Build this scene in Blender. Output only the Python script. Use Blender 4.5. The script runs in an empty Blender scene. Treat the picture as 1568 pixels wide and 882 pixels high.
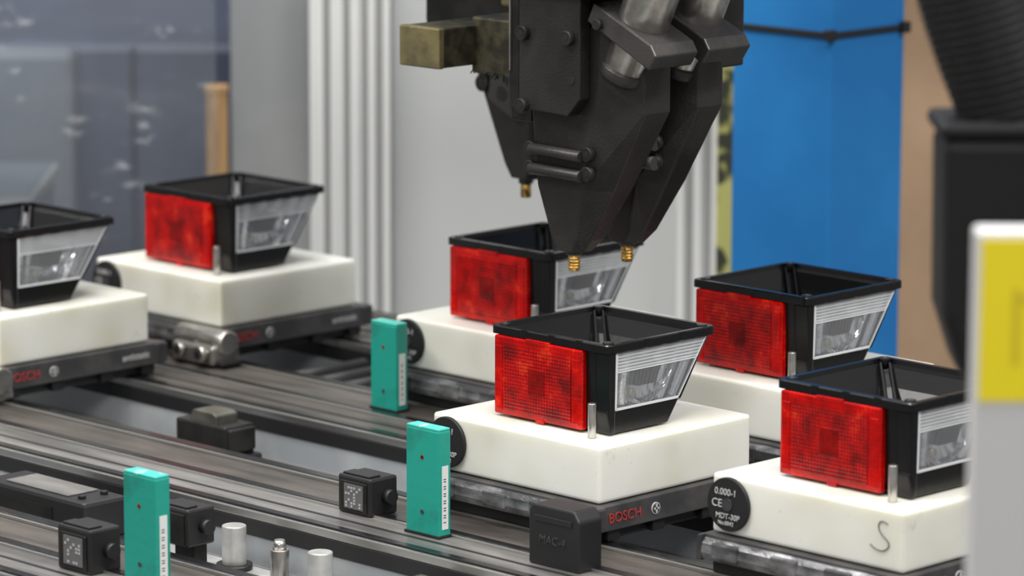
import bpy, bmesh, math, random
from mathutils import Vector, Matrix
random.seed(3)
D=bpy.data
scn=bpy.context.scene
try:
    scn.view_settings.view_transform='Standard'
except Exception: pass

# ------------------------------------------------------------------ materials
def mat(name,col,rough=.5,metal=0,var=None,vscale=30,bump=0,bscale=200,coat=0,sss=0,stretch=(1,1,1),vlo=.4,vhi=.6,spec=.5,detail=4):
    m=D.materials.new(name); m.use_nodes=True
    nt=m.node_tree; N=nt.nodes; L=nt.links
    b=N['Principled BSDF']
    b.inputs['Roughness'].default_value=rough
    b.inputs['Metallic'].default_value=metal
    b.inputs['Specular IOR Level'].default_value=spec
    b.inputs['Base Color'].default_value=(*col,1)
    if coat: b.inputs['Coat Weight'].default_value=coat; b.inputs['Coat Roughness'].default_value=.08
    if sss:
        b.inputs['Subsurface Weight'].default_value=sss
        b.inputs['Subsurface Radius'].default_value=(1,.95,.75)
        b.inputs['Subsurface Scale'].default_value=.010
    tc=N.new('ShaderNodeTexCoord'); mp=N.new('ShaderNodeMapping'); mp.inputs['Scale'].default_value=stretch
    L.new(tc.outputs['Object'],mp.inputs['Vector'])
    if var:
        n=N.new('ShaderNodeTexNoise'); n.inputs['Scale'].default_value=vscale; n.inputs['Detail'].default_value=detail
        r=N.new('ShaderNodeValToRGB'); r.color_ramp.elements[0].position=vlo; r.color_ramp.elements[1].position=vhi
        r.color_ramp.elements[0].color=(*var,1); r.color_ramp.elements[1].color=(*col,1)
        L.new(mp.outputs['Vector'],n.inputs['Vector']); L.new(n.outputs['Fac'],r.inputs['Fac']); L.new(r.outputs['Color'],b.inputs['Base Color'])
    if bump:
        n2=N.new('ShaderNodeTexNoise'); n2.inputs['Scale'].default_value=bscale; n2.inputs['Detail'].default_value=3
        bp=N.new('ShaderNodeBump'); bp.inputs['Strength'].default_value=bump; bp.inputs['Distance'].default_value=.001
        L.new(mp.outputs['Vector'],n2.inputs['Vector']); L.new(n2.outputs['Fac'],bp.inputs['Height']); L.new(bp.outputs['Normal'],b.inputs['Normal'])
    return m
M={}
def nylon():
    m=mat('white_nylon',(.80,.79,.73),.36,0,sss=.6,bump=.25,bscale=50); nt=m.node_tree;N=nt.nodes;L=nt.links;P=N['Principled BSDF']
    gi=N.new('ShaderNodeObjectInfo'); tc=N.new('ShaderNodeTexCoord'); ad=N.new('ShaderNodeVectorMath'); ad.operation='ADD'
    L.new(tc.outputs['Object'],ad.inputs[0]); L.new(gi.outputs['Location'],ad.inputs[1])
    n=N.new('ShaderNodeTexNoise'); n.inputs['Scale'].default_value=11; n.inputs['Detail'].default_value=2
    r=N.new('ShaderNodeValToRGB'); e=r.color_ramp.elements
    e[0].position=.30; e[0].color=(.63,.61,.50,1); e[1].position=.60; e[1].color=(.80,.80,.75,1); x=e.new(.44); x.color=(.74,.735,.66,1)
    n3=N.new('ShaderNodeTexNoise'); n3.inputs['Scale'].default_value=60; n3.inputs['Detail'].default_value=6; n3.inputs['Roughness'].default_value=.75
    r3=N.new('ShaderNodeValToRGB'); f=r3.color_ramp.elements; f[0].position=.24; f[0].color=(.50,.48,.44,1); f[1].position=.39; f[1].color=(1,1,1,1)
    mx=N.new('ShaderNodeMix'); mx.data_type='RGBA'; mx.blend_type='MULTIPLY'; mx.inputs[0].default_value=.6
    L.new(ad.outputs[0],n.inputs['Vector']);L.new(ad.outputs[0],n3.inputs['Vector']);L.new(n.outputs['Fac'],r.inputs['Fac']);L.new(n3.outputs['Fac'],r3.inputs['Fac'])
    L.new(r.outputs['Color'],mx.inputs[6]);L.new(r3.outputs['Color'],mx.inputs[7]);L.new(mx.outputs[2],P.inputs['Base Color'])
    return m
M['nylon']=nylon()
M['black']=mat('black_abs',(.0045,.0045,.005),.25,0,bump=.06,bscale=300,spec=.42)
M['blackin']=mat('black_abs_inner',(.004,.004,.0045),.42,0,bump=.05,bscale=100,spec=.3)
M['pallet']=mat('grey_pallet_plastic',(.033,.033,.036),.42,0,var=(.060,.056,.056),vscale=40)
M['palletworn']=mat('worn_pallet_edge',(.08,.08,.085),.25,.5,var=(.34,.34,.35),vscale=35,stretch=(1,1,2),bump=.6,bscale=70,vlo=.3,vhi=.55)
M['dark']=mat('dark_plastic',(.011,.011,.012),.5)
M['labelgrey']=mat('label_grey',(.12,.12,.125),.5)
M['codegrey']=mat('code_print',(.38,.38,.38),.5)
M['darkmetal']=mat('dark_steel',(.042,.040,.038),.45,.6,var=(.020,.020,.020),vscale=25,bump=.1)
M['jaw']=mat('gunmetal',(.036,.033,.031),.40,.30,var=(.020,.019,.018),vscale=18,bump=.3,bscale=500)
M['jaw2']=mat('gunmetal_edge',(.064,.060,.057),.38,.4,var=(.036,.034,.033),vscale=22,bump=.2,bscale=500)
M['steel']=mat('steel',(.55,.53,.50),.28,.9,var=(.38,.36,.34),vscale=60,bump=.1)
M['brass']=mat('brass',(.70,.45,.14),.3,.9,var=(.42,.25,.07),vscale=200)
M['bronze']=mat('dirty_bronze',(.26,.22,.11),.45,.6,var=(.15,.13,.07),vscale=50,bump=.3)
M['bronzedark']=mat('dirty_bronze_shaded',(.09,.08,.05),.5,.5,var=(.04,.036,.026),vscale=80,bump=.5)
M['olive']=mat('olive_steel',(.15,.145,.125),.45,.5,var=(.09,.085,.07),vscale=60)
M['alu']=mat('aluminium',(.33,.32,.31),.38,.5,var=(.15,.145,.14),vscale=9,stretch=(1,6,6),bump=.2,vlo=.36,vhi=.62,detail=6)
M['pinalu']=mat('turned_aluminium',(.50,.50,.49),.36,.4,var=(.38,.38,.37),vscale=60)
M['aluin']=mat('aluminium_side',(.46,.48,.49),.45,.1,var=(.32,.34,.36),vscale=13,detail=6)
M['rail']=mat('rail_cover',(.125,.110,.098),.40,.3,var=(.058,.051,.046),vscale=12,stretch=(1,5,1),bump=.2,vlo=.36,vhi=.62,detail=6)
M['belt']=mat('black_belt',(.006,.006,.007),.24,0,bump=.1,bscale=100)
M['lineshine']=mat('steel_strip',(.50,.49,.47),.28,.9)
M['teal']=mat('teal_paint',(.010,.30,.235),.42,0,var=(.012,.16,.125),vscale=22,vlo=.30,vhi=.46,bump=.3,bscale=150)
M['tealtop']=mat('teal_worn_edge',(.06,.50,.42),.4,0,var=(.40,.58,.52),vscale=120,vlo=.34,vhi=.45)
M['sticker']=mat('label_white',(.68,.70,.69),.5)
M['ink']=mat('ink_black',(.05,.05,.05),.5)
M['redtext']=mat('red_print',(.38,.035,.03),.5)
M['whitetext']=mat('white_print',(.5,.5,.5),.5)
M['blue']=mat('blue_paint',(.024,.205,.52),.45,0,var=(.020,.17,.46),vscale=7,bump=.08,bscale=60,spec=.2)
M['grey']=mat('light_grey_panel',(.55,.56,.55),.5,0,var=(.50,.51,.50),vscale=2)
M['grey2']=mat('mid_grey_panel',(.38,.39,.385),.45,0,var=(.29,.30,.305),vscale=4)
M['profile']=mat('anodised_profile',(.78,.78,.76),.4,.05)
M['profdark']=mat('profile_slot',(.28,.28,.28),.5)
M['navy']=mat('blue_grey_panel',(.095,.11,.165),.4,0,var=(.072,.083,.125),vscale=5)
M['navy2']=mat('dark_navy',(.022,.024,.040),.5,0,var=(.050,.054,.078),vscale=5)
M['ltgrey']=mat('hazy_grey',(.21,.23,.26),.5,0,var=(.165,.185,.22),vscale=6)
M['wood']=mat('pale_wood',(.50,.30,.13),.6,0,var=(.38,.22,.1),vscale=20,stretch=(6,6,1))
M['card']=mat('brown_board',(.45,.30,.185),.7,0,var=(.37,.24,.145),vscale=8)
M['hose']=mat('black_hose',(.012,.012,.013),.5,spec=.25)
M['post']=mat('white_post_paint',(.62,.62,.63),.5)
M['yellow']=mat('yellow_label',(.95,.78,.015),.5)
M['mustard']=mat('mustard_print',(.70,.55,.02),.5)
M['floor']=mat('floor_concrete',(.22,.22,.21),.6,0,var=(.17,.17,.165),vscale=3)
M['wall']=mat('wall_paint',(.45,.46,.47),.6,0,var=(.4,.41,.42),vscale=1)
M['chrome']=mat('lamp_reflector',(.90,.91,.93),.14,.9,bump=.5,bscale=90)
M['chrometop']=mat('lamp_lens_rim',(.80,.82,.85),.12,.2,coat=1)
M['chrome2']=mat('bulb_holder',(.16,.16,.165),.3,.2)
M['bulb']=mat('bulb_glass',(.80,.74,.60),.10,.3,coat=1)
def clear(name,diff,gl,col=(.93,.95,.97),wave=None):
    m=D.materials.new(name); m.use_nodes=True; nt=m.node_tree;N=nt.nodes;L=nt.links
    for n in list(N): N.remove(n)
    o=N.new('ShaderNodeOutputMaterial'); tr=N.new('ShaderNodeBsdfTransparent'); tr.inputs[0].default_value=(*col,1)
    g=N.new('ShaderNodeBsdfGlossy'); g.inputs['Roughness'].default_value=.06
    df=N.new('ShaderNodeBsdfDiffuse'); df.inputs[0].default_value=(.9,.92,.95,1)
    m1=N.new('ShaderNodeMixShader'); m1.inputs[0].default_value=diff; L.new(tr.outputs[0],m1.inputs[1]); L.new(df.outputs[0],m1.inputs[2])
    lw=N.new('ShaderNodeLayerWeight'); lw.inputs[0].default_value=gl
    m2=N.new('ShaderNodeMixShader'); L.new(lw.outputs['Fresnel'],m2.inputs[0]); L.new(m1.outputs[0],m2.inputs[1]); L.new(g.outputs[0],m2.inputs[2]); L.new(m2.outputs[0],o.inputs[0])
    return m
M['clear']=clear('clear_lens_plastic',.10,.35)
M['clearband']=clear('clear_prism_band',.42,.35)
def hazard():
    m=mat('hazard_tape',(.7,.62,.12),.5); nt=m.node_tree;N=nt.nodes;L=nt.links
    tc=N.new('ShaderNodeTexCoord'); n=N.new('ShaderNodeTexNoise'); n.inputs['Scale'].default_value=38; n.inputs['Detail'].default_value=2
    mp=N.new('ShaderNodeMapping'); mp.inputs['Scale'].default_value=(1,1,.8)
    r=N.new('ShaderNodeValToRGB')
    r.color_ramp.elements[0].position=.38; r.color_ramp.elements[1].position=.46
    r.color_ramp.elements[0].color=(.05,.05,.03,1); r.color_ramp.elements[1].color=(.52,.50,.16,1)
    L.new(tc.outputs['Object'],mp.inputs['Vector']);L.new(mp.outputs['Vector'],n.inputs['Vector']);L.new(n.outputs['Fac'],r.inputs['Fac']);L.new(r.outputs['Color'],N['Principled BSDF'].inputs['Base Color'])
    return m
M['hazard']=hazard()
def redmat(name,lo,mid,hi,scale,k,hp=.70):
    m=mat(name,mid,.14,0,coat=.1,spec=.3); nt=m.node_tree;N=nt.nodes;L=nt.links;P=N['Principled BSDF']
    gi=N.new('ShaderNodeObjectInfo'); tc=N.new('ShaderNodeTexCoord'); ad=N.new('ShaderNodeVectorMath'); ad.operation='ADD'
    L.new(tc.outputs['Object'],ad.inputs[0]); L.new(gi.outputs['Location'],ad.inputs[1])
    n=N.new('ShaderNodeTexNoise'); n.inputs['Scale'].default_value=52; n.inputs['Detail'].default_value=6; n.inputs['Roughness'].default_value=.68
    r=N.new('ShaderNodeValToRGB'); e=r.color_ramp.elements
    e[0].position=.36; e[0].color=(*lo,1); e[1].position=.58; e[1].color=(*mid,1)
    e2=e.new(hp); e2.color=(*hi,1)  # hi stop paints bulb glints into the red as random spots
    v=N.new('ShaderNodeTexVoronoi'); v.inputs['Scale'].default_value=scale; v.inputs['Randomness'].default_value=.1
    mx=N.new('ShaderNodeMix'); mx.data_type='RGBA'; mx.blend_type='MULTIPLY'; mx.inputs[0].default_value=k
    r2=N.new('ShaderNodeValToRGB'); r2.color_ramp.elements[0].color=(1,1,1,1); r2.color_ramp.elements[1].color=(.15,.15,.15,1); r2.color_ramp.elements[1].position=.70
    L.new(ad.outputs[0],n.inputs['Vector']);L.new(ad.outputs[0],v.inputs['Vector'])
    L.new(n.outputs['Fac'],r.inputs['Fac']);L.new(v.outputs['Distance'],r2.inputs['Fac'])
    L.new(r.outputs['Color'],mx.inputs[6]);L.new(r2.outputs['Color'],mx.inputs[7]);L.new(mx.outputs[2],P.inputs['Base Color'])
    bp=N.new('ShaderNodeBump'); bp.inputs['Strength'].default_value=.5; bp.inputs['Distance'].default_value=.0004
    L.new(v.outputs['Distance'],bp.inputs['Height']); L.new(bp.outputs['Normal'],P.inputs['Normal'])
    return m
M['red']=redmat('red_prismatic_lens',(.22,.0005,.0005),(.66,.002,.001),(1.0,.07,.012),400,.75)
M['redrim']=redmat('red_lens_rim',(.36,.001,.0005),(.66,.003,.0015),(1.0,.05,.01),300,.4)
M['reddark']=redmat('red_lens_core',(.13,.0005,.0005),(.34,.002,.001),(.6,.01,.005),400,.5)
def acrylic():
    m=D.materials.new('scuffed_acrylic'); m.use_nodes=True; nt=m.node_tree;N=nt.nodes;L=nt.links
    for n in list(N): N.remove(n)
    o=N.new('ShaderNodeOutputMaterial'); tr=N.new('ShaderNodeBsdfTransparent'); tr.inputs[0].default_value=(.93,.95,.97,1)
    gl=N.new('ShaderNodeBsdfGlossy'); gl.inputs['Roughness'].default_value=.05
    df=N.new('ShaderNodeBsdfDiffuse'); df.inputs[0].default_value=(.8,.82,.85,1)
    lw=N.new('ShaderNodeLayerWeight'); lw.inputs[0].default_value=.25
    m1=N.new('ShaderNodeMixShader'); L.new(lw.outputs['Fresnel'],m1.inputs[0]); L.new(tr.outputs[0],m1.inputs[1]); L.new(gl.outputs[0],m1.inputs[2])
    tc=N.new('ShaderNodeTexCoord'); mp=N.new('ShaderNodeMapping'); mp.inputs['Rotation'].default_value=(0,.7,0); mp.inputs['Scale'].default_value=(1,1,2.2)
    n=N.new('ShaderNodeTexNoise'); n.inputs['Scale'].default_value=22; n.inputs['Detail'].default_value=6; n.inputs['Roughness'].default_value=.65
    r=N.new('ShaderNodeValToRGB'); r.color_ramp.elements[0].position=.60; r.color_ramp.elements[1].position=.78; r.color_ramp.elements[0].color=(.05,.05,.05,1); r.color_ramp.elements[1].color=(.6,.6,.6,1)
    L.new(tc.outputs['Object'],mp.inputs['Vector']);L.new(mp.outputs['Vector'],n.inputs['Vector']);L.new(n.outputs['Fac'],r.inputs['Fac'])
    m2=N.new('ShaderNodeMixShader'); L.new(r.outputs['Color'],m2.inputs[0]); L.new(m1.outputs[0],m2.inputs[1]); L.new(df.outputs[0],m2.inputs[2]); L.new(m2.outputs[0],o.inputs[0])
    return m
M['acrylic']=acrylic()

# ------------------------------------------------------------------ mesh helpers
def obj(name,me,parent=None,m=None,smooth=False):
    o=D.objects.new(name,me); scn.collection.objects.link(o)
    if m is not None and not me.materials: me.materials.append(M[m] if isinstance(m,str) else m)
    if smooth:
        for p in me.polygons: p.use_smooth=True
    if parent is not None: o.parent=parent
    return o
def empty(name,loc=(0,0,0),rotz=0):
    o=D.objects.new(name,None); scn.collection.objects.link(o); o.location=loc; o.rotation_euler=(0,0,rotz); o.empty_display_size=.02
    return o
def bevel(o,w,seg=2):
    if w>0:
        md=o.modifiers.new('bevel','BEVEL'); md.width=w; md.segments=seg; md.limit_method='ANGLE'; md.angle_limit=math.radians(35)
    return o
def mesh(verts,faces,name='m'):
    me=D.meshes.new(name); me.from_pydata([tuple(v) for v in verts],[],faces); 
    bm=bmesh.new(); bm.from_mesh(me); bmesh.ops.recalc_face_normals(bm,faces=bm.faces); bm.to_mesh(me); bm.free()
    return me
def box(name,x0,x1,y0,y1,z0,z1,m,parent=None,bev=0,seg=2):
    v=[(x0,y0,z0),(x1,y0,z0),(x1,y1,z0),(x0,y1,z0),(x0,y0,z1),(x1,y0,z1),(x1,y1,z1),(x0,y1,z1)]
    f=[(0,3,2,1),(4,5,6,7),(0,1,5,4),(1,2,6,5),(2,3,7,6),(3,0,4,7)]
    return bevel(obj(name,mesh(v,f,name),parent,m),bev,seg)
def loft(name,secs,m,parent=None,bev=0,cap=True,smooth=False):
    n=len(secs[0]); v=[p for s in secs for p in s]; f=[]
    for i in range(len(secs)-1):
        for j in range(n):
            a=i*n+j; b=i*n+(j+1)%n; f.append((a,b,b+n,a+n))
    if cap: f.append(tuple(range(n))[::-1]); f.append(tuple((len(secs)-1)*n+j for j in range(n)))
    return bevel(obj(name,mesh(v,f,name),parent,m,smooth),bev)
def prism_y(name,pts,y0,y1,m,parent=None,bev=0):   # pts in x,z
    return loft(name,[[(x,y0,z) for x,z in pts],[(x,y1,z) for x,z in pts]],m,parent,bev)
def prism_z(name,pts,z0,z1,m,parent=None,bev=0):
    return loft(name,[[(x,y,z0) for x,y in pts],[(x,y,z1) for x,y in pts]],m,parent,bev)
def prism_x(name,pts,x0,x1,m,parent=None,bev=0):
    return loft(name,[[(x0,y,z) for y,z in pts],[(x1,y,z) for y,z in pts]],m,parent,bev)
def cyl(name,p0,p1,r,m,parent=None,r1=None,n=28,bev=0):
    p0=Vector(p0);p1=Vector(p1);d=(p1-p0);z=d.normalized()
    t=Vector((0,0,1)) if abs(z.z)<.9 else Vector((1,0,0)); u=z.cross(t).normalized(); w=z.cross(u)
    if r1 is None: r1=r
    s0=[p0+(u*math.cos(a)+w*math.sin(a))*r for a in [2*math.pi*i/n for i in range(n)]]
    s1=[p1+(u*math.cos(a)+w*math.sin(a))*r1 for a in [2*math.pi*i/n for i in range(n)]]
    o=loft(name,[s0,s1],m,parent,0)
    for p in o.data.polygons:
        if len(p.vertices)==4: p.use_smooth=True
    if bev: bevel(o,bev)
    return o
def screw(name,p,axis,r,parent,m='darkmetal'):
    p=Vector(p);a=Vector(axis).normalized()
    cyl(name,p,p+a*r*.9,r,m,parent,n=20,bev=r*.15)
    cyl(name+'_socket',p+a*r*.88,p+a*r*.93,r*.5,'dark',parent,n=6)
def text(name,s,size,loc,rot,m,parent,ext=.0002):
    c=D.curves.new(name,'FONT'); c.body=s; c.size=size; c.extrude=ext; c.align_x='LEFT'; c.align_y='CENTER'
    o=D.objects.new(name,c); scn.collection.objects.link(o); o.location=loc; o.rotation_euler=rot; c.materials.append(M[m]); o.parent=parent
    return o
def tube(name,pts,r,m,parent):
    c=D.curves.new(name,'CURVE'); c.dimensions='3D'; c.bevel_depth=r; c.bevel_resolution=6; c.use_fill_caps=True
    s=c.splines.new('NURBS'); s.points.add(len(pts)-1); s.use_endpoint_u=True; s.order_u=4
    for p,q in zip(s.points,pts): p.co=(*q,1)
    o=D.objects.new(name,c); scn.collection.objects.link(o); c.materials.append(M[m]); o.parent=parent
    return o
PX=(math.pi/2,0,0); PXX=(math.pi/2,0,math.pi/2)   # text on -Y face, on +X face

# ------------------------------------------------------------------ conveyor
XA,XB=-.70,.60
conv=empty('pallet_conveyor')
PITCH=.2302
def beam(k):
    y0=.13+PITCH*k; y1=y0+.115; n=f'beam{k+2}_'
    box(n+'body',XA,XB,y0,y1,-.115,-.032,'aluin',conv,.001)
    box(n+'side_slot',XA,XB,y0-.0006,y0+.004,-.070,-.066,'profdark',conv)
    box(n+'side_slot_low',XA,XB,y0-.0006,y0+.004,-.100,-.094,'profdark',conv)
    box(n+'inner_belt',XA,XB,y0+.003,y0+.011,-.033,-.0265,'belt',conv,.001)
    box(n+'under_belt',XA,XB,y0-.0012,y0+.004,-.045,-.0335,'dark',conv,.0006)
    box(n+'edge_strip',XA,XB,y0-.001,y0+.0025,-.033,-.0275,'lineshine',conv,.0006)
    box(n+'alu_top',XA,XB,y0+.012,y0+.050,-.033,-.0285,'alu' if k<0 else 'rail',conv,.0008)
    box(n+'alu_groove',XA,XB,y0+.028,y0+.031,-.033,-.0282,'dark',conv)
    box(n+'alu_lip',XA,XB,y0+.048,y0+.050,-.033,-.0268,'lineshine',conv,.0004)
    box(n+'centre_belt',XA,XB,y0+.051,y0+.061,-.034,-.0270,'belt',conv,.0015)
    box(n+'cover',XA,XB,y0+.062,y0+.098,-.033,-.0285,'rail',conv,.0008)
    box(n+'outer_strip',XA,XB,y0+.0985,y0+.101,-.033,-.0265,'lineshine',conv,.0005)
    box(n+'outer_belt',XA,XB,y0+.102,y0+.113,-.034,-.0265,'belt',conv,.0015)
for k in (-2,-1,0,1): beam(k)
box('lane_pan',XA,XB,-.33,.475,-.135,-.115,'aluin',conv)
for k,yy in enumerate((-.215,.015,.245)):
    for j,x in enumerate((-.62,-.36,-.02,.3,.5)):
        box(f'cross_member_{k}_{j}',x,x+.04,yy,yy+.115,-.115,-.085,'alu',conv,.002)
box('roller_bank_rear',-.46,-.30,.25,.35,-.09,-.045,'darkmetal',conv,.003)
for i in range(5): cyl(f'rear_roller_{i}',(-.44+i*.03,.255,-.042),(-.44+i*.03,.345,-.042),.008,'dark',conv)
for i,(x,y) in enumerate(((-.6,-.28),(.52,-.28),(-.6,.42),(.52,.42))):
    box(f'leg_{i}',x-.03,x+.03,y-.03,y+.03,-.95,-.135,'profile',conv,.003)

# stop devices inside lanes
def stop_unit(loc,L=.075):
    e=empty('pallet_stop_unit',loc)
    box('body',0,L,0,.030,-.035,-.010,'darkmetal',e,.002)
    box('base',-.004,L+.006,-.003,.033,-.099,-.033,'dark',e,.002)
    prism_y('head',[(L*.20,-.011),(L*.75,-.011),(L*.75,-.004),(L*.66,-.002),(L*.28,-.002)],.004,.026,'olive',e,.001)
    box('tail_cover',L*.80,L+.004,.002,.028,-.030,-.012,'darkmetal',e,.0015)
    screw('bolt',(L*.10,.015,-.010),(0,0,1),.003,e)
stop_unit((-.352,.064,-.018),.058)
st=empty('damper_unit',(-.290,-.170,-.028))
box('housing',0,.115,0,.040,-.030,0,'dark',st,.003)
box('top_plate',.020,.090,.006,.034,0,.0012,'alu',st,.0005)
box('front_label',.02,.08,-.0006,.002,-.024,-.008,'darkmetal',st)
box('foot',-.004,.12,-.002,.042,-.087,-.028,'darkmetal',st,.002)
for i in range(2): screw(f'bolt_{i}',(.101,.010+.02*i,0),(0,0,1),.0028,st)

def sensor(loc,w=.033,d=.026,h=.027,label=True,rot=0):
    e=empty('proximity_sensor',loc,rot)
    box('housing',0,w,0,d,0,h,'dark',e,.0018)
    box('front_recess_frame',w*.12,w*.9,-.0012,.001,h*.08,h*.86,'darkmetal',e,.0005)
    if label:
        box('label',w*.25,w*.82,-.0018,.0,h*.16,h*.8,'labelgrey',e)
        for r_ in range(7):
            for c_ in range(6):
                if random.random()<.5:
                    x=w*.29+c_*w*.083; z=h*.2+r_*h*.08
                    box(f'code_{r_}_{c_}',x,x+w*.06,-.0021,-.0015,z,z+h*.055,'codegrey',e)
    box('top_lip',w*.1,w*.9,.002,d*.5,h,h+.0015,'dark',e,.0005)
    cyl('cable_gland',(w,d*.6,h*.5),(w+.006,d*.6,h*.5),.005,'dark',e)
    return e
sensor((-.038,-.055,-.0285))
sensor((-.050,-.293,-.0285),.034,.026,.030)
sensor((-.062,-.200,-.0285),.034,.024,.026,label=False)
e=empty('sensor_housing_cover',(.157,-.064,-.0285))
prism_y('shell',[(0,0),(.046,0),(.046,.034),(.041,.041),(.004,.041),(0,.037)],0,.022,'dark',e,.0015)
box('rib',.006,.040,-.001,.002,.030,.034,'dark',e,.0004)
text('moulded_mark','MAC-4',.008,(.010,-.0003,.018),PX,'pallet',e)

# teal posts
def teal(loc,w,d,h):
    e=empty('teal_marker_block',loc)
    box('body',0,w,0,d,0,h-.0015,'teal',e,.0012)
    box('worn_top',.0004,w-.0004,.0004,d-.0004,h-.0016,h,'tealtop',e,.0005)
    box('side_label',w-.0002,w+.0004,d*.25,d*.75,h*.08,h*.66,'sticker',e)
    for i in range(20):
        z=h*.14+i*h*.022
        if i%3!=1: box(f'bar_{i}',w+.0003,w+.0005,d*.36,d*.56,z,z+h*.009,'ink',e)
    cyl('mount_hole',(w*.5,-.0004,h*.72),(w*.5,.0015,h*.72),.0014,'reddark',e,n=16)
    cyl('mount_hole_low',(w*.5,-.0004,h*.22),(w*.5,.0015,h*.22),.0016,'pallet',e,n=16)
    box('foot_plate',-.001,w+.001,-.001,d+.001,0,.002,'darkmetal',e,.0005)
teal((.039,-.063,-.0285),.032,.0115,.0755)
teal((-.272,.195,-.0285),.029,.0125,.070)
teal((.017,-.292,-.0285),.032,.0125,.0765)

# pins on plate in front lane
pp=empty('locating_pin_plate',(0,0,0))
box('plate',-.16,.5,-.2,-.112,-.075,-.062,'pinalu',pp,.001)
box('plate_riser',-.14,.48,-.19,-.12,-.115,-.075,'aluin',pp)
box('sensor_pedestal',-.056,-.036,-.188,-.176,-.062,-.0287,'darkmetal',pp,.001)
for i,(x,y,z,r) in enumerate(((-.065,-.127,-.030,.0085),(.026,-.130,-.032,.0085),(.092,-.131,-.042,.0085))):
    cyl(f'pin_{i}',(x,y,-.062),(x,y,z-.001),r,'pinalu',pp,bev=.001)
    cyl(f'pin_base_{i}',(x,y,-.062),(x,y,-.058),r+.004,'darkmetal',pp)
x,y=-.007,-.137
cyl('stepped_pin',(x,y,-.062),(x,y,-.036),.0065,'steel',pp,bev=.0005); cyl('stepped_pin_tip',(x,y,-.036),(x,y,-.0295),.005,'steel',pp,r1=.0035)
for i,(x,y,r,h) in enumerate(((-.050,-.194,.0075,.018),(-.028,-.186,.0085,.014),(.030,-.188,.0085,.022),(.05,-.15,.008,.006))):
    cyl(f'short_pin_{i}',(x,y,-.062),(x,y,-.062+h),r,'pinalu',pp,bev=.001)
box('clamp_block',.108,.128,-.128,-.115,-.062,-.036,'olive',pp,.001)

# cylinder bracket near rear-left pallet
e=empty('pneumatic_stopper',(-.523,.205,-.0265))
box('body',0,.052,0,.03,0,.016,'steel',e,.003)
cyl('barrel',(-.004,.015,.018),(.056,.015,.018),.0105,'steel',e,bev=.002)
cyl('port_left',(.014,-.001,.010),(.014,-.006,.010),.0055,'steel',e); cyl('port_right',(.042,-.001,.010),(.042,-.008,.010),.0065,'steel',e)
cyl('port_left_hole',(.014,-.0055,.010),(.014,-.0065,.010),.003,'dark',e); cyl('port_right_hole',(.042,-.0075,.010),(.042,-.0085,.010),.0035,'dark',e)
box('foot',-.006,.06,.004,.026,0,.004,'darkmetal',e,.001)
e=empty('pneumatic_stopper',(-.522,-.02,-.0265))
box('body',0,.04,0,.03,0,.016,'steel',e,.003); cyl('barrel',(-.004,.015,.018),(.046,.015,.018),.0105,'steel',e,bev=.002)
cyl('port',(.030,-.001,.010),(.030,-.007,.010),.006,'steel',e)

# ------------------------------------------------------------------ pallet / fixture / lamp
W,B,H=.16,.152,.0394
def rrect(x0,x1,y0,y1,r,z,n=4):
    pts=[]
    for cx,cy,a0 in ((x0+r,y0+r,180),(x1-r,y0+r,270),(x1-r,y1-r,0),(x0+r,y1-r,90)):
        for i in range(n+1):
            a=math.radians(a0+90*i/n); pts.append((cx+r*math.cos(a),cy+r*math.sin(a),z))
    return pts
def pallet(loc):
    e=empty('conveyor_pallet',loc)
    x0,x1,y0,y1=-.004,.164,-.010,.166
    prism_z('core',[(x0+.003,y0+.004),(x1-.003,y0+.004),(x1-.003,y1-.003),(x0+.003,y1-.003)],-.016,-.0005,'pallet',e,.001)
    prism_x('lane_edge',[(y0+.006,-.0025),(y0+.003,-.002),(y0,-.006),(y0-.001,-.012),(y0+.001,-.017),(y0+.006,-.018)],x0+.004,x1-.012,'palletworn',e,.0008)
    for i,x in enumerate((.01,.06,.105)):
        box(f'edge_tab_{i}',x,x+.022,y0-.0022,y0+.003,-.015,-.004,'palletworn',e,.0015)
    prism_y('end_wall',[(x1-.004,-.018),(x1+.0015,-.018),(x1,-.001),(x1-.004,-.0005)],y0,y1,'pallet',e,.0008)
    prism_y('end_wall_rear',[(x0+.004,-.018),(x0-.001,-.018),(x0,-.001),(x0+.004,-.0005)],y0,y1,'pallet',e,.0008)
    box('corner_block',x1-.012,x1+.0015,y0-.001,y0+.012,-.018,-.001,'pallet',e,.002)
    box('corner_block_far',x1-.012,x1+.0015,y1-.012,y1+.001,-.018,-.001,'pallet',e,.002)
    box('lower_frame',x0+.008,x1-.006,y0+.006,y1-.006,-.0265,-.016,'dark',e,.002)
    for i,y in enumerate((.006,.05,.1,.142)):
        box(f'skid_{i}',x1-.02,x1-.001,y,y+.012,-.0262,-.018,'dark',e,.001)
    text('maker_print','BOSCH',.0098,(x1+.0012,y0+.014,-.0098),PXX,'redtext',e)
    text('antistatic_print','antistatic',.0078,(x1+.0012,.120,-.0092),PXX,'whitetext',e)
    cyl('logo_ring',(x1+.0008,y0+.060,-.0095),(x1+.0016,y0+.060,-.0095),.0042,'whitetext',e)
    cyl('logo_core',(x1+.0010,y0+.060,-.0095),(x1+.0020,y0+.060,-.0095),.0034,'pallet',e)
    box('logo_bar',x1+.0018,x1+.0023,y0+.0575,y0+.0625,-.0102,-.0088,'whitetext',e); box('logo_bar2',x1+.0018,x1+.0023,y0+.0592,y0+.0608,-.0125,-.0065,'whitetext',e)
    return e
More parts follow.
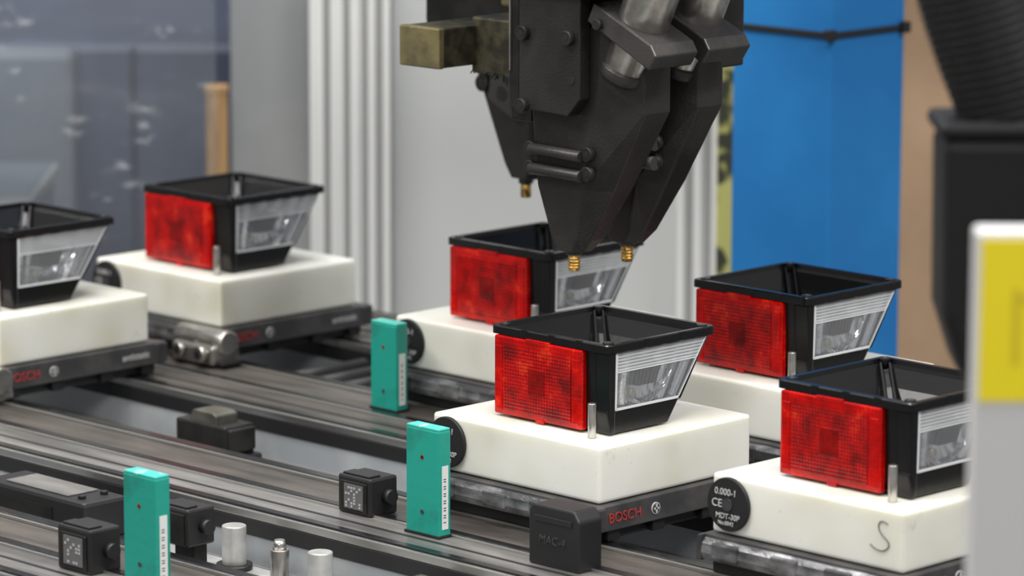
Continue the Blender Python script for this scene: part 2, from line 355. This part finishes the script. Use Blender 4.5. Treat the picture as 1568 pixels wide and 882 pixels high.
def fixture(loc,mark=False):
    e=empty('white_fixture_block',loc)
    box('block',0,W,0,B,0,H,'nylon',e,.0024,3)
    cyl('tag_disc',(.0155,.001,.0205),(.0155,-.0025,.0205),.0178,'dark',e,n=40,bev=.0006)
    cyl('tag_boss',(.0155,-.0024,.0205),(.0155,-.0032,.0205),.0042,'pallet',e)
    text('tag_text_top','0.000-1',.0062,(.0045,-.0027,.0285),PX,'whitetext',e); text('tag_text_ce','CE',.0075,(.002,-.0027,.0205),PX,'whitetext',e)
    text('tag_text_low','MDT-30P',.0052,(.0055,-.0027,.0125),PX,'whitetext',e); text('tag_text_no','No.0042',.0038,(.0075,-.0027,.008),PX,'whitetext',e)
    if mark:
        tube('pen_mark',[(.1475,-.0003,.0300),(.1425,-.0003,.0325),(.1385,-.0003,.0285),(.1420,-.0003,.0225),(.1500,-.0003,.0185),(.1475,-.0003,.0130),(.1400,-.0003,.0110),(.1335,-.0003,.0150)],.0004,'olive',e)
    return e
def grid_panel(name,fn,nu,nv,m,parent,smooth=False):
    v=[fn(i/nu,j/nv) for j in range(nv+1) for i in range(nu+1)]
    f=[(j*(nu+1)+i,j*(nu+1)+i+1,(j+1)*(nu+1)+i+1,(j+1)*(nu+1)+i) for j in range(nv) for i in range(nu)]
    me=D.meshes.new(name); me.from_pydata(v,[],f)
    return obj(name,me,parent,m,smooth)
def lamp(loc):
    e=empty('trailer_tail_lamp',loc); z0=H+.0012
    box('seat_pad',.048,.132,.034,.084,H,z0+.001,'dark',e)
    cyl('spring_pin',(.1365,.0172,H+.0002),(.1365,.0172,.0635),.0029,'steel',e,bev=.0006)
    # main shell: +X wall set back to leave the clear-lens chamber
    o=[rrect(.043,.1325,.030,.086,.003,z0),rrect(.041,.1325,.028,.094,.003,z0+.010),rrect(.037,.1325,.0265,.127,.003,.0968)]
    rim0=[rrect(.0323,.1446,.0241,.1322,.0045,.0968),rrect(.0323,.1446,.0241,.1322,.0045,.1018),rrect(.0330,.1439,.0248,.1315,.004,.1026)]
    ins=[rrect(.0367,.1405,.0287,.1277,.003,.1026),rrect(.0375,.1397,.0295,.1270,.003,.0995),rrect(.0395,.1310,.0310,.1240,.004,.0975),rrect(.050,.124,.042,.114,.008,.0870),rrect(.064,.112,.054,.102,.010,.070),rrect(.066,.110,.056,.099,.010,.060)]
    loft('housing',o+rim0+ins,'black',e)
    def fin(name,p0,p1,zt0,zt1,zb,t=.0016):
        p0=Vector(p0);p1=Vector(p1);d=(p1-p0).normalized();n=Vector((-d.y,d.x))*t/2
        loft(name,[[(p0.x-n.x,p0.y-n.y,zb+.022),(p0.x+n.x,p0.y+n.y,zb+.022),(p0.x+n.x,p0.y+n.y,zt0),(p0.x-n.x,p0.y-n.y,zt0)],
                   [(p1.x-n.x,p1.y-n.y,zb),(p1.x+n.x,p1.y+n.y,zb),(p1.x+n.x,p1.y+n.y,zt1),(p1.x-n.x,p1.y-n.y,zt1)]],'blackin',e,.0003)
    fin('corner_rib_a',(.0400,.1200),(.068,.094),.1010,.076,.062,.0016); fin('corner_rib_b',(.0445,.124),(.073,.098),.1010,.076,.062,.0016)
    fin('corner_rib_c',(.130,.122),(.108,.096),.096,.074,.064); fin('corner_rib_d',(.042,.034),(.068,.060),.096,.074,.062)
    fin('side_rib_a',(.0420,.085),(.066,.085),.091,.072,.062); fin('side_rib_c',(.11,.1215),(.105,.1),.091,.072,.064)
    for i,(x,y) in enumerate(((.0395,.0315),(.1375,.0315),(.1375,.1250),(.0400,.1245))):
        cyl(f'boss_{i}',(x,y,.0970),(x,y,.1034),.0038,'black',e,bev=.0004)
        cyl(f'boss_hole_{i}',(x,y,.1033),(x,y,.1036),.0016,'pallet',e,n=14)
    for i,x in enumerate((.062,.088,.114)): box(f'rim_notch_{i}',x,x+.006,.0238,.0262,.0978,.1028,'black',e,.0004)
    for i,y in enumerate((.06,.095)): box(f'rim_tab_{i}',.1430,.1449,y,y+.006,.0978,.1028,'black',e,.0004)
    # chamber frame around the clear lens
    prism_x('lens_near_pillar',[(.0285,z0),(.0335,z0),(.0345,.0968),(.0265,.0968)],.1300,.1428,'black',e,.0012)
    prism_x('lens_sill',[(.0290,z0),(.0870,z0),(.0985,.0565),(.0270,.0565)],.1300,.1418,'black',e,.0012)
    prism_x('lens_far_pillar',[(.0960,.0555),(.0990,.0555),(.1270,.0968),(.1240,.0968)],.1300,.1425,'black',e,.0008)
    # red lens on -Y face
    x0,x1,zb,zt=.0375,.1215,.0412,.0963
    box('red_lens_frame',x0,x1,.0226,.0285,zb,zt,'redrim',e,.0014)
    box('red_side_band',x1-.0085,x1-.002,.0221,.0232,zb+.003,zt-.007,'redrim',e,.0004)
    box('red_side_band_left',x0+.002,x0+.0085,.0221,.0232,zb+.003,zt-.007,'redrim',e,.0004)
    def rp(u,v):
        x=x0+.010+(x1-x0-.020)*u; z=zb+.004+(zt-zb-.010)*v
        return (x,.0222-.00010*(abs(math.sin(u*math.pi*24))+abs(math.sin(v*math.pi*18))),z)
    grid_panel('red_prism_field',rp,120,90,'red',e)
    box('red_centre_reflex',.071,.087,.0218,.0224,.059,.077,'reddark',e,.0003)
    box('red_foot_clip',.078,.086,.0222,.026,zb-.0014,zb+.002,'redrim',e,.0005)
    box('red_top_clip',.068,.090,.0222,.026,zt-.002,zt+.001,'redrim',e,.0005)
    def P(u,v,x=.1418):
        z=.0568+.0392*v; ya=.0336+.0008*v; yb=.0962+.0280*v
        return (x, ya+(yb-ya)*u, z)
    # reflector with two bowls behind
    def refl(u,v):
        d1=((u-.50)/.30)**2+((v-.42)/.42)**2
        x=.1395-.0055*max(0,1-d1)**.5
        x-=.0012*abs(math.sin(u*math.pi*5))*(1 if d1>1 else 0)
        return P(u,v,x-.0004)
    grid_panel('reflector',refl,90,60,'chrome',e,True)
    q=[P(.36,.32,.1345),P(.62,.32,.1345),P(.62,.64,.1345),P(.36,.64,.1345)]
    loft('bulb_holder',[q,[(.1385,p[1],p[2]) for p in q]],'chrome2',e,.0004)
    a=Vector(P(.30,.22,.1385)); cyl('bulb',a-Vector((.003,0,0)),a+Vector((.0012,0,0)),.0030,'bulb',e,n=20,bev=.001)
    a=Vector(P(.70,.24,.1385)); cyl('bulb_second',a-Vector((.003,0,0)),a+Vector((.0012,0,0)),.0024,'chrometop',e,n=20,bev=.001)
    # clear cover
    grid_panel('clear_lens_lower',lambda u,v:P(u,v*.66,.1420+.0009*abs(math.sin(u*math.pi*20))),160,16,'clear',e)
    grid_panel('clear_lens_upper',lambda u,v:P(u,.66+v*.34,.1422+.0007*abs(math.sin(v*math.pi*6))),20,84,'clearband',e)
    for n_,(u0,u1,v0,v1) in {'lower_edge':(0,1,-.01,.035),'near_edge':(-.01,.015,0,1),'far_edge':(.985,1.0,0,1),'step':(.0,1,.645,.665)}.items():
        q=[P(u0,v0,.1416),P(u1,v0,.1416),P(u1,v1,.1416),P(u0,v1,.1416)]
        loft('lens_'+n_,[q,[(.1430,p[1],p[2]) for p in q]],'chrometop',e,.0002)
    return e
spots=[(0,0),(.2613,0),(-.6477,0),(-.0222,PITCH),(-.281,PITCH),(-.6501,PITCH)]
for i,(x,y) in enumerate(spots):
    pallet((x,y,0)); fixture((x,y,0),mark=(i==1)); lamp((x,y,0))

# ------------------------------------------------------------------ assembly head
hd=empty('screwdriving_head')
def jaw(n,x,y):
    rows=[(.300,-.033,.036,.066,.040),(.262,-.033,.034,.066,.040),(.240,-.032,.030,.066,.040),(.182,-.026,.018,.036,.034),(.146,-.012,.012,.020,.022),(.1365,-.006,.008,.013,.016)]
    secs=[]
    for z,x0,xm,x1,d in rows:
        s=[(x0,0),(xm,0),(x1,.014 if z>.15 else .008),(x1,d),(x0,d)]
        secs.append([(x+a,y+b,z) for a,b in s])
    loft(n+'_body',secs,'jaw',hd,.0012)
    cx=x+.0035; cy=y+.008
    cyl(n+'_bit_sleeve',(cx,cy,.1375),(cx,cy,.134),.0055,'jaw2',hd)
    cyl(n+'_screw_bit',(cx,cy,.136),(cx,cy,.1225),.0040,'brass',hd,n=16)
    for i in range(5): cyl(f'{n}_thread_{i}',(cx,cy,.1245+i*.0022),(cx,cy,.1255+i*.0022),.0046,'brass',hd,n=16)
jaw('jaw_front',0,.129); jaw('jaw_rear',0,.184); 
prism_y('front_plate',[(-.034,.238),(.014,.236),(.026,.249),(.026,.40),(-.034,.40)],.118,.129,'jaw',hd,.001)
prism_y('front_plate_upper',[(-.038,.322),(.050,.322),(.050,.42),(-.038,.42)],.112,.128,'jaw2',hd,.001)
for i,(x,z) in enumerate(((-.028,.292),(.016,.292),(-.029,.240))): screw(f'plate_screw_{i}',(x,.118,z),(0,-1,0),.0055,hd)
cyl('plate_dowel',(.018,.1175,.262),(.018,.118,.262),.003,'dark',hd)
for i,z in enumerate((.2085,.1945)):
    cyl(f'link_pin_{i}',(-.028,.124,z),(.022,.124,z-.001),.0042,'jaw2',hd,bev=.0006)
    for j,x in enumerate((-.030,.026)):
        screw(f'link_screw_{i}_{j}',(x,.129,z+.001*j),(0,-1,0),.0055,hd)
for i,z in enumerate((.214,.200)): 
    cyl(f'rear_pin_{i}',(.018,.176,z),(.045,.176,z),.005,'jaw2',hd); screw(f'rear_screw_{i}',(.040,.184,z),(0,-1,0),.006,hd)
for i,yy in enumerate((.140,.195)):
    a=Vector((.046,yy+.004,.270)); d=Vector((.42,0,.907))
    cyl(f'feed_cylinder_{i}',a,a+d*.17,.0165,'steel',hd,bev=.0015)
    cyl(f'cylinder_collar_{i}',a-d*.006,a+d*.002,.0180,'jaw2',hd,bev=.001)
    c=a+d*.030; nx=Vector((d.z,0,-d.x))
    q=[c-nx*.030-d*.006,c+nx*.036-d*.008,c+nx*.038+d*.004,c+nx*.030+d*.009,c-nx*.030+d*.009]
    prism_y(f'clamp_block_{i}',[(p.x,p.z) for p in q],yy-.018,yy+.026,'jaw2',hd,.0012)
    cyl(f'upper_sleeve_{i}',c+d*.008,c+d*.10,.0185,'steel',hd,bev=.0015)
    screw(f'clamp_screw_{i}',(c.x-.018,yy-.018,c.z+.006),(0,-1,0),.004,hd)
box('spine_plate',-.060,-.038,.135,.30,.225,.46,'darkmetal',hd,.002)
box('spine_rail',-.054,-.044,.128,.137,.235,.46,'darkmetal',hd,.001)
box('spine_slide',-.0525,-.0512,.1265,.129,.262,.46,'steel',hd,.0003)
box('spine_rail_b',-.076,-.066,.16,.175,.25,.46,'darkmetal',hd,.001)
box('backing_block',-.040,.045,.145,.27,.262,.46,'darkmetal',hd,.002)
box('side_bar_end',-.166,-.124,.126,.132,.256,.286,'bronze',hd,.0012)
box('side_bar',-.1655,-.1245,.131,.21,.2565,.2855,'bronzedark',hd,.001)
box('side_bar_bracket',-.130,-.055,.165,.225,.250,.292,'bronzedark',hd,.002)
box('bronze_upright',-.150,-.105,.215,.26,.294,.46,'bronze',hd,.002)
box('blue_cap',-.185,-.145,.22,.26,.303,.33,'blue',hd,.002)
box('blue_cap_stem',-.150,-.10,.225,.255,.31,.34,'blue',hd,.002)
for i in range(170):
    x=-.130+random.random()*.075; y=.160+random.random()*.06
    cyl(f'bristle_{i}',(x,y,.253),(x+random.uniform(-.005,.005),y,.253-random.uniform(.003,.009)),.0006,'dark',hd,n=4)
rows=[(.262,-.318,-.236,.050),(.236,-.312,-.236,.050),(.214,-.300,-.238,.044),(.150,-.272,-.238,.026),(.138,-.264,-.242,.018)]
loft('jaw_far_body',[[(a,.341,z),(b-.006,.341,z),(b,.348,z),(b,.341+d,z),(a,.341+d,z)] for z,a,b,d in rows],'jaw',hd,.0012)
cyl('jaw_far_sleeve',(-.256,.350,.139),(-.256,.350,.134),.006,'jaw2',hd); cyl('jaw_far_bit',(-.256,.350,.136),(-.256,.350,.1225),.0042,'brass',hd,n=16)
screw('jaw_far_screw_a',(-.292,.341,.212),(0,-1,0),.007,hd); screw('jaw_far_screw_b',(-.268,.341,.206),(0,-1,0),.007,hd)
prism_y('jaw_far_cover',[(-.285,.20),(-.255,.185),(-.238,.20),(-.238,.235),(-.28,.235)],.335,.342,'jaw2',hd,.0015)
box('jaw_far_carrier',-.32,-.05,.30,.37,.26,.46,'darkmetal',hd,.003)
box('carriage_block',-.33,.16,.10,.40,.46,.56,'jaw2',hd,.005)
box('gantry_beam',-.16,-.04,.10,1.6,.56,.68,'blue',hd,.005)
box('gantry_post',-.16,-.04,1.5,1.6,-.95,.56,'blue',hd,.005)

# ------------------------------------------------------------------ surroundings (enclosure stands diagonal to the line)
CAMX,CAMY=1.9453,-1.8747; YAW=2.3544
enc=Vector((CAMX,CAMY,0))+Vector((math.cos(YAW),math.sin(YAW),0))*4.0
def at(name): return empty(name,(enc.x,enc.y,0),YAW-math.pi/2)   # local +X = right, +Y = away
ZF=-.95
w=at('enclosure_panel_wall')
box('panel_grey_left',-.285,-.200,0,.02,ZF,1.3,'grey2',w)
box('panel_light',-.122,.170,0,.02,ZF,1.3,'grey',w)
box('panel_right',.21,.60,.0,.02,ZF,1.3,'grey',w)
w=at('aluminium_profile_post')
box('core',-.203,-.124,-.04,-.002,ZF,1.3,'profile',w,.002)
for i,s in enumerate((-.190,-.170,-.152,-.137)): box(f'slot_{i}',s,s+.007,-.0412,-.03,ZF,1.3,'profdark',w)
for i,s in enumerate((-.203,-.182,-.162,-.144,-.129)): box(f'ridge_{i}',s,s+.006,-.046,-.038,ZF,1.3,'profile',w,.001)
w=at('aluminium_profile_post')
box('core',.167,.214,-.04,-.002,ZF,1.3,'profile',w,.002)
for i,s in enumerate((.176,.194)): box(f'slot_{i}',s,s+.006,-.0412,-.03,ZF,1.3,'profdark',w)
for i,s in enumerate((.167,.184,.203)): box(f'ridge_{i}',s,s+.006,-.046,-.038,ZF,1.3,'profile',w,.001)
w=at('brown_board')
box('board',.30,.62,-.12,-.10,ZF,1.3,'card',w,.002)
box('top_trim',.30,.62,-.125,-.095,1.3,1.32,'card',w,.002)
w=at('machine_cabinet')
box('cabinet',-1.3,-.28,.35,.9,ZF,.100,'navy',w,.01)
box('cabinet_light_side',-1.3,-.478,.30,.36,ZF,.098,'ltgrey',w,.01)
box('cabinet_door_line',-.42,-.415,.345,.352,ZF,.095,'navy2',w)
box('cabinet_foot',-1.28,-.3,.4,.88,ZF,ZF+.05,'dark',w)
w=at('dark_machine_bulk')
box('bulk',-1.3,-.25,.95,1.3,ZF,1.2,'navy2',w,.01)
box('bulk_window',-.66,-.52,.94,.952,.10,.20,'navy',w,.004)
box('bulk_hatch',-.44,-.36,.94,.952,.06,.12,'dark',w,.004)
w=at('wooden_post'); box('post',-.305,-.284,-.08,-.06,-.95,.105,'wood',w,.002); box('post_cap',-.306,-.283,-.081,-.059,.1,.108,'wood',w,.002)
w=at('pale_storage_box'); box('box',-.75,-.478,-.12,.1,-.95,.005,'ltgrey',w,.004); box('box_lid',-.76,-.474,-.13,.11,-.012,.002,'grey2',w,.003)
w=at('acrylic_guard_panel'); box('pane',-1.2,-.286,-.20,-.195,ZF,1.3,'acrylic',w); box('pane_foot_clip',-1.2,-.286,-.215,-.18,ZF,ZF+.03,'profile',w)

cc=Vector((CAMX,CAMY,0))+Vector((math.cos(YAW),math.sin(YAW),0))*3.45+Vector((math.sin(YAW),-math.cos(YAW),0))*.278
col=empty('blue_machine_column',(cc.x,cc.y,0))
box('column',-.115,0,0,.100,ZF,1.4,'blue',col,.002)
box('base_plate',-.14,.025,-.025,.125,ZF,ZF+.015,'blue',col,.002)
zz=.212
tie=[(-.1165,-.0015),(.0015,-.0015),(.0015,.1015),(-.1165,.1015)]
for i in range(4):
    a=tie[i];b=tie[(i+1)%4]; box(f'cable_tie_{i}',min(a[0],b[0])-.001,max(a[0],b[0])+.001,min(a[1],b[1])-.001,max(a[1],b[1])+.001,zz,zz+.0055,'dark',col,.0005)
box('cable_tie_head_front',-.004,.004,-.006,.003,zz-.002,zz+.008,'dark',col,.001); box('cable_tie_head_side',-.002,.006,.092,.102,zz-.002,zz+.008,'dark',col,.001)
hz=at('hazard_striped_post'); box('post',.193,.2125,-.30,-.28,ZF,1.3,'hazard',hz,.001); box('foot',.18,.225,-.32,-.26,ZF,ZF+.01,'dark',hz)

# dark hose and suction nozzle body at the right, nearer than the line, bracketed to the guard post
hp=Vector((CAMX,CAMY,0))+Vector((math.cos(YAW),math.sin(YAW),0))*2.0
hs=empty('suction_hose_unit',(hp.x,hp.y,0),YAW-math.pi/2)
tube('hose',[(.213,0,.62),(.219,0,.47),(.228,0,.405),(.247,0,.368),(.257,0,.33)],.0270,'hose',hs)
for i in range(30):
    t=i/29; x=.2190+.036*t**1.6; z=.47-.125*t
    cyl(f'hose_ring_{i}',(x,0,z),(x+.0006,0,z-.0022),.0277,'hose',hs)
prism_y('nozzle_body',[(.216,.336),(.32,.336),(.32,.199),(.240,.202),(.226,.217),(.217,.245)],-.03,.03,'hose',hs,.006)
box('nozzle_flange',.2135,.32,-.032,.032,.336,.344,'hose',hs,.003)
box('support_bracket',.28,.31,-.258,-.028,.22,.25,'dark',hs,.002)

fp=Vector((CAMX,CAMY,0))+Vector((math.cos(YAW),math.sin(YAW),0))*1.72
po=empty('white_guard_post',(fp.x,fp.y,0),YAW-math.pi/2)
box('post',.2040,.31,0,.02,ZF,.331,'post',po,.002)
box('yellow_label',.2060,.30,-.001,.001,.2550,.3275,'yellow',po)
box('label_print_bar',.2205,.2235,-.0015,0,.272,.306,'mustard',po); box('label_print_bar_b',.2235,.231,-.0015,0,.300,.303,'mustard',po)
box('post_base',.19,.33,-.02,.08,ZF,ZF+.012,'post',po,.002)

# room
box('floor',-5,5,-5,5,ZF-.05,ZF,'floor')
wb=at('wall_back'); box('wall',-4,4,1.6,1.7,ZF,3,'wall',wb)

# ------------------------------------------------------------------ lights
def area(name,loc,target,size,e,col=(1,1,1),sy=None):
    l=D.lights.new(name,'AREA'); l.energy=e; l.size=size; l.color=col
    if sy: l.shape='RECTANGLE'; l.size_y=sy
    o=D.objects.new(name,l); scn.collection.objects.link(o); o.location=loc
    o.rotation_euler=(Vector(target)-Vector(loc)).to_track_quat('-Z','Y').to_euler(); return o
area('ceiling_light',(.3,-.6,2.4),(0,0,0),1.6,58,(1,.98,.94),.35)
area('ceiling_light.001',(1.7,.4,2.1),(0,.1,0),1.6,50,(1,.985,.96),.35)
area('ceiling_light.002',(-.9,-1.5,2.0),(-.1,.1,0),1.6,34,(1,.98,.94),.35)
area('ceiling_light.003',(-.9,.5,2.4),(-1.2,1.2,-.1),1.4,36,(1,1,1),.5)
area('camera_side_fill',(2.3,-2.9,2.2),(.6,-.6,.1),1.6,44,(1,.985,.96),.35)  # fill lamp added behind the camera to brighten the guard post and other fronts
wd=D.worlds.new('world'); scn.world=wd; wd.use_nodes=True
bg=wd.node_tree.nodes['Background']; bg.inputs['Color'].default_value=(1,.985,.97,1); bg.inputs['Strength'].default_value=.34

# ------------------------------------------------------------------ camera
cd=D.cameras.new('camera'); cam=D.objects.new('camera',cd); scn.collection.objects.link(cam); scn.camera=cam
cd.sensor_width=36; cd.lens=math.exp(8.7144)/1568*36; cd.clip_start=.05
pitch,roll=.18,.0024
fw=Vector((math.cos(pitch)*math.cos(YAW),math.cos(pitch)*math.sin(YAW),-math.sin(pitch)))
r=Vector((math.sin(YAW),-math.cos(YAW),0)); u=r.cross(fw)
r2=r*math.cos(roll)+u*math.sin(roll); u2=-r*math.sin(roll)+u*math.cos(roll)
cam.matrix_world=Matrix(((r2.x,u2.x,-fw.x,CAMX),(r2.y,u2.y,-fw.y,CAMY),(r2.z,u2.z,-fw.z,.6183),(0,0,0,1)))
cd.dof.use_dof=True; cd.dof.focus_distance=2.72; cd.dof.aperture_fstop=8
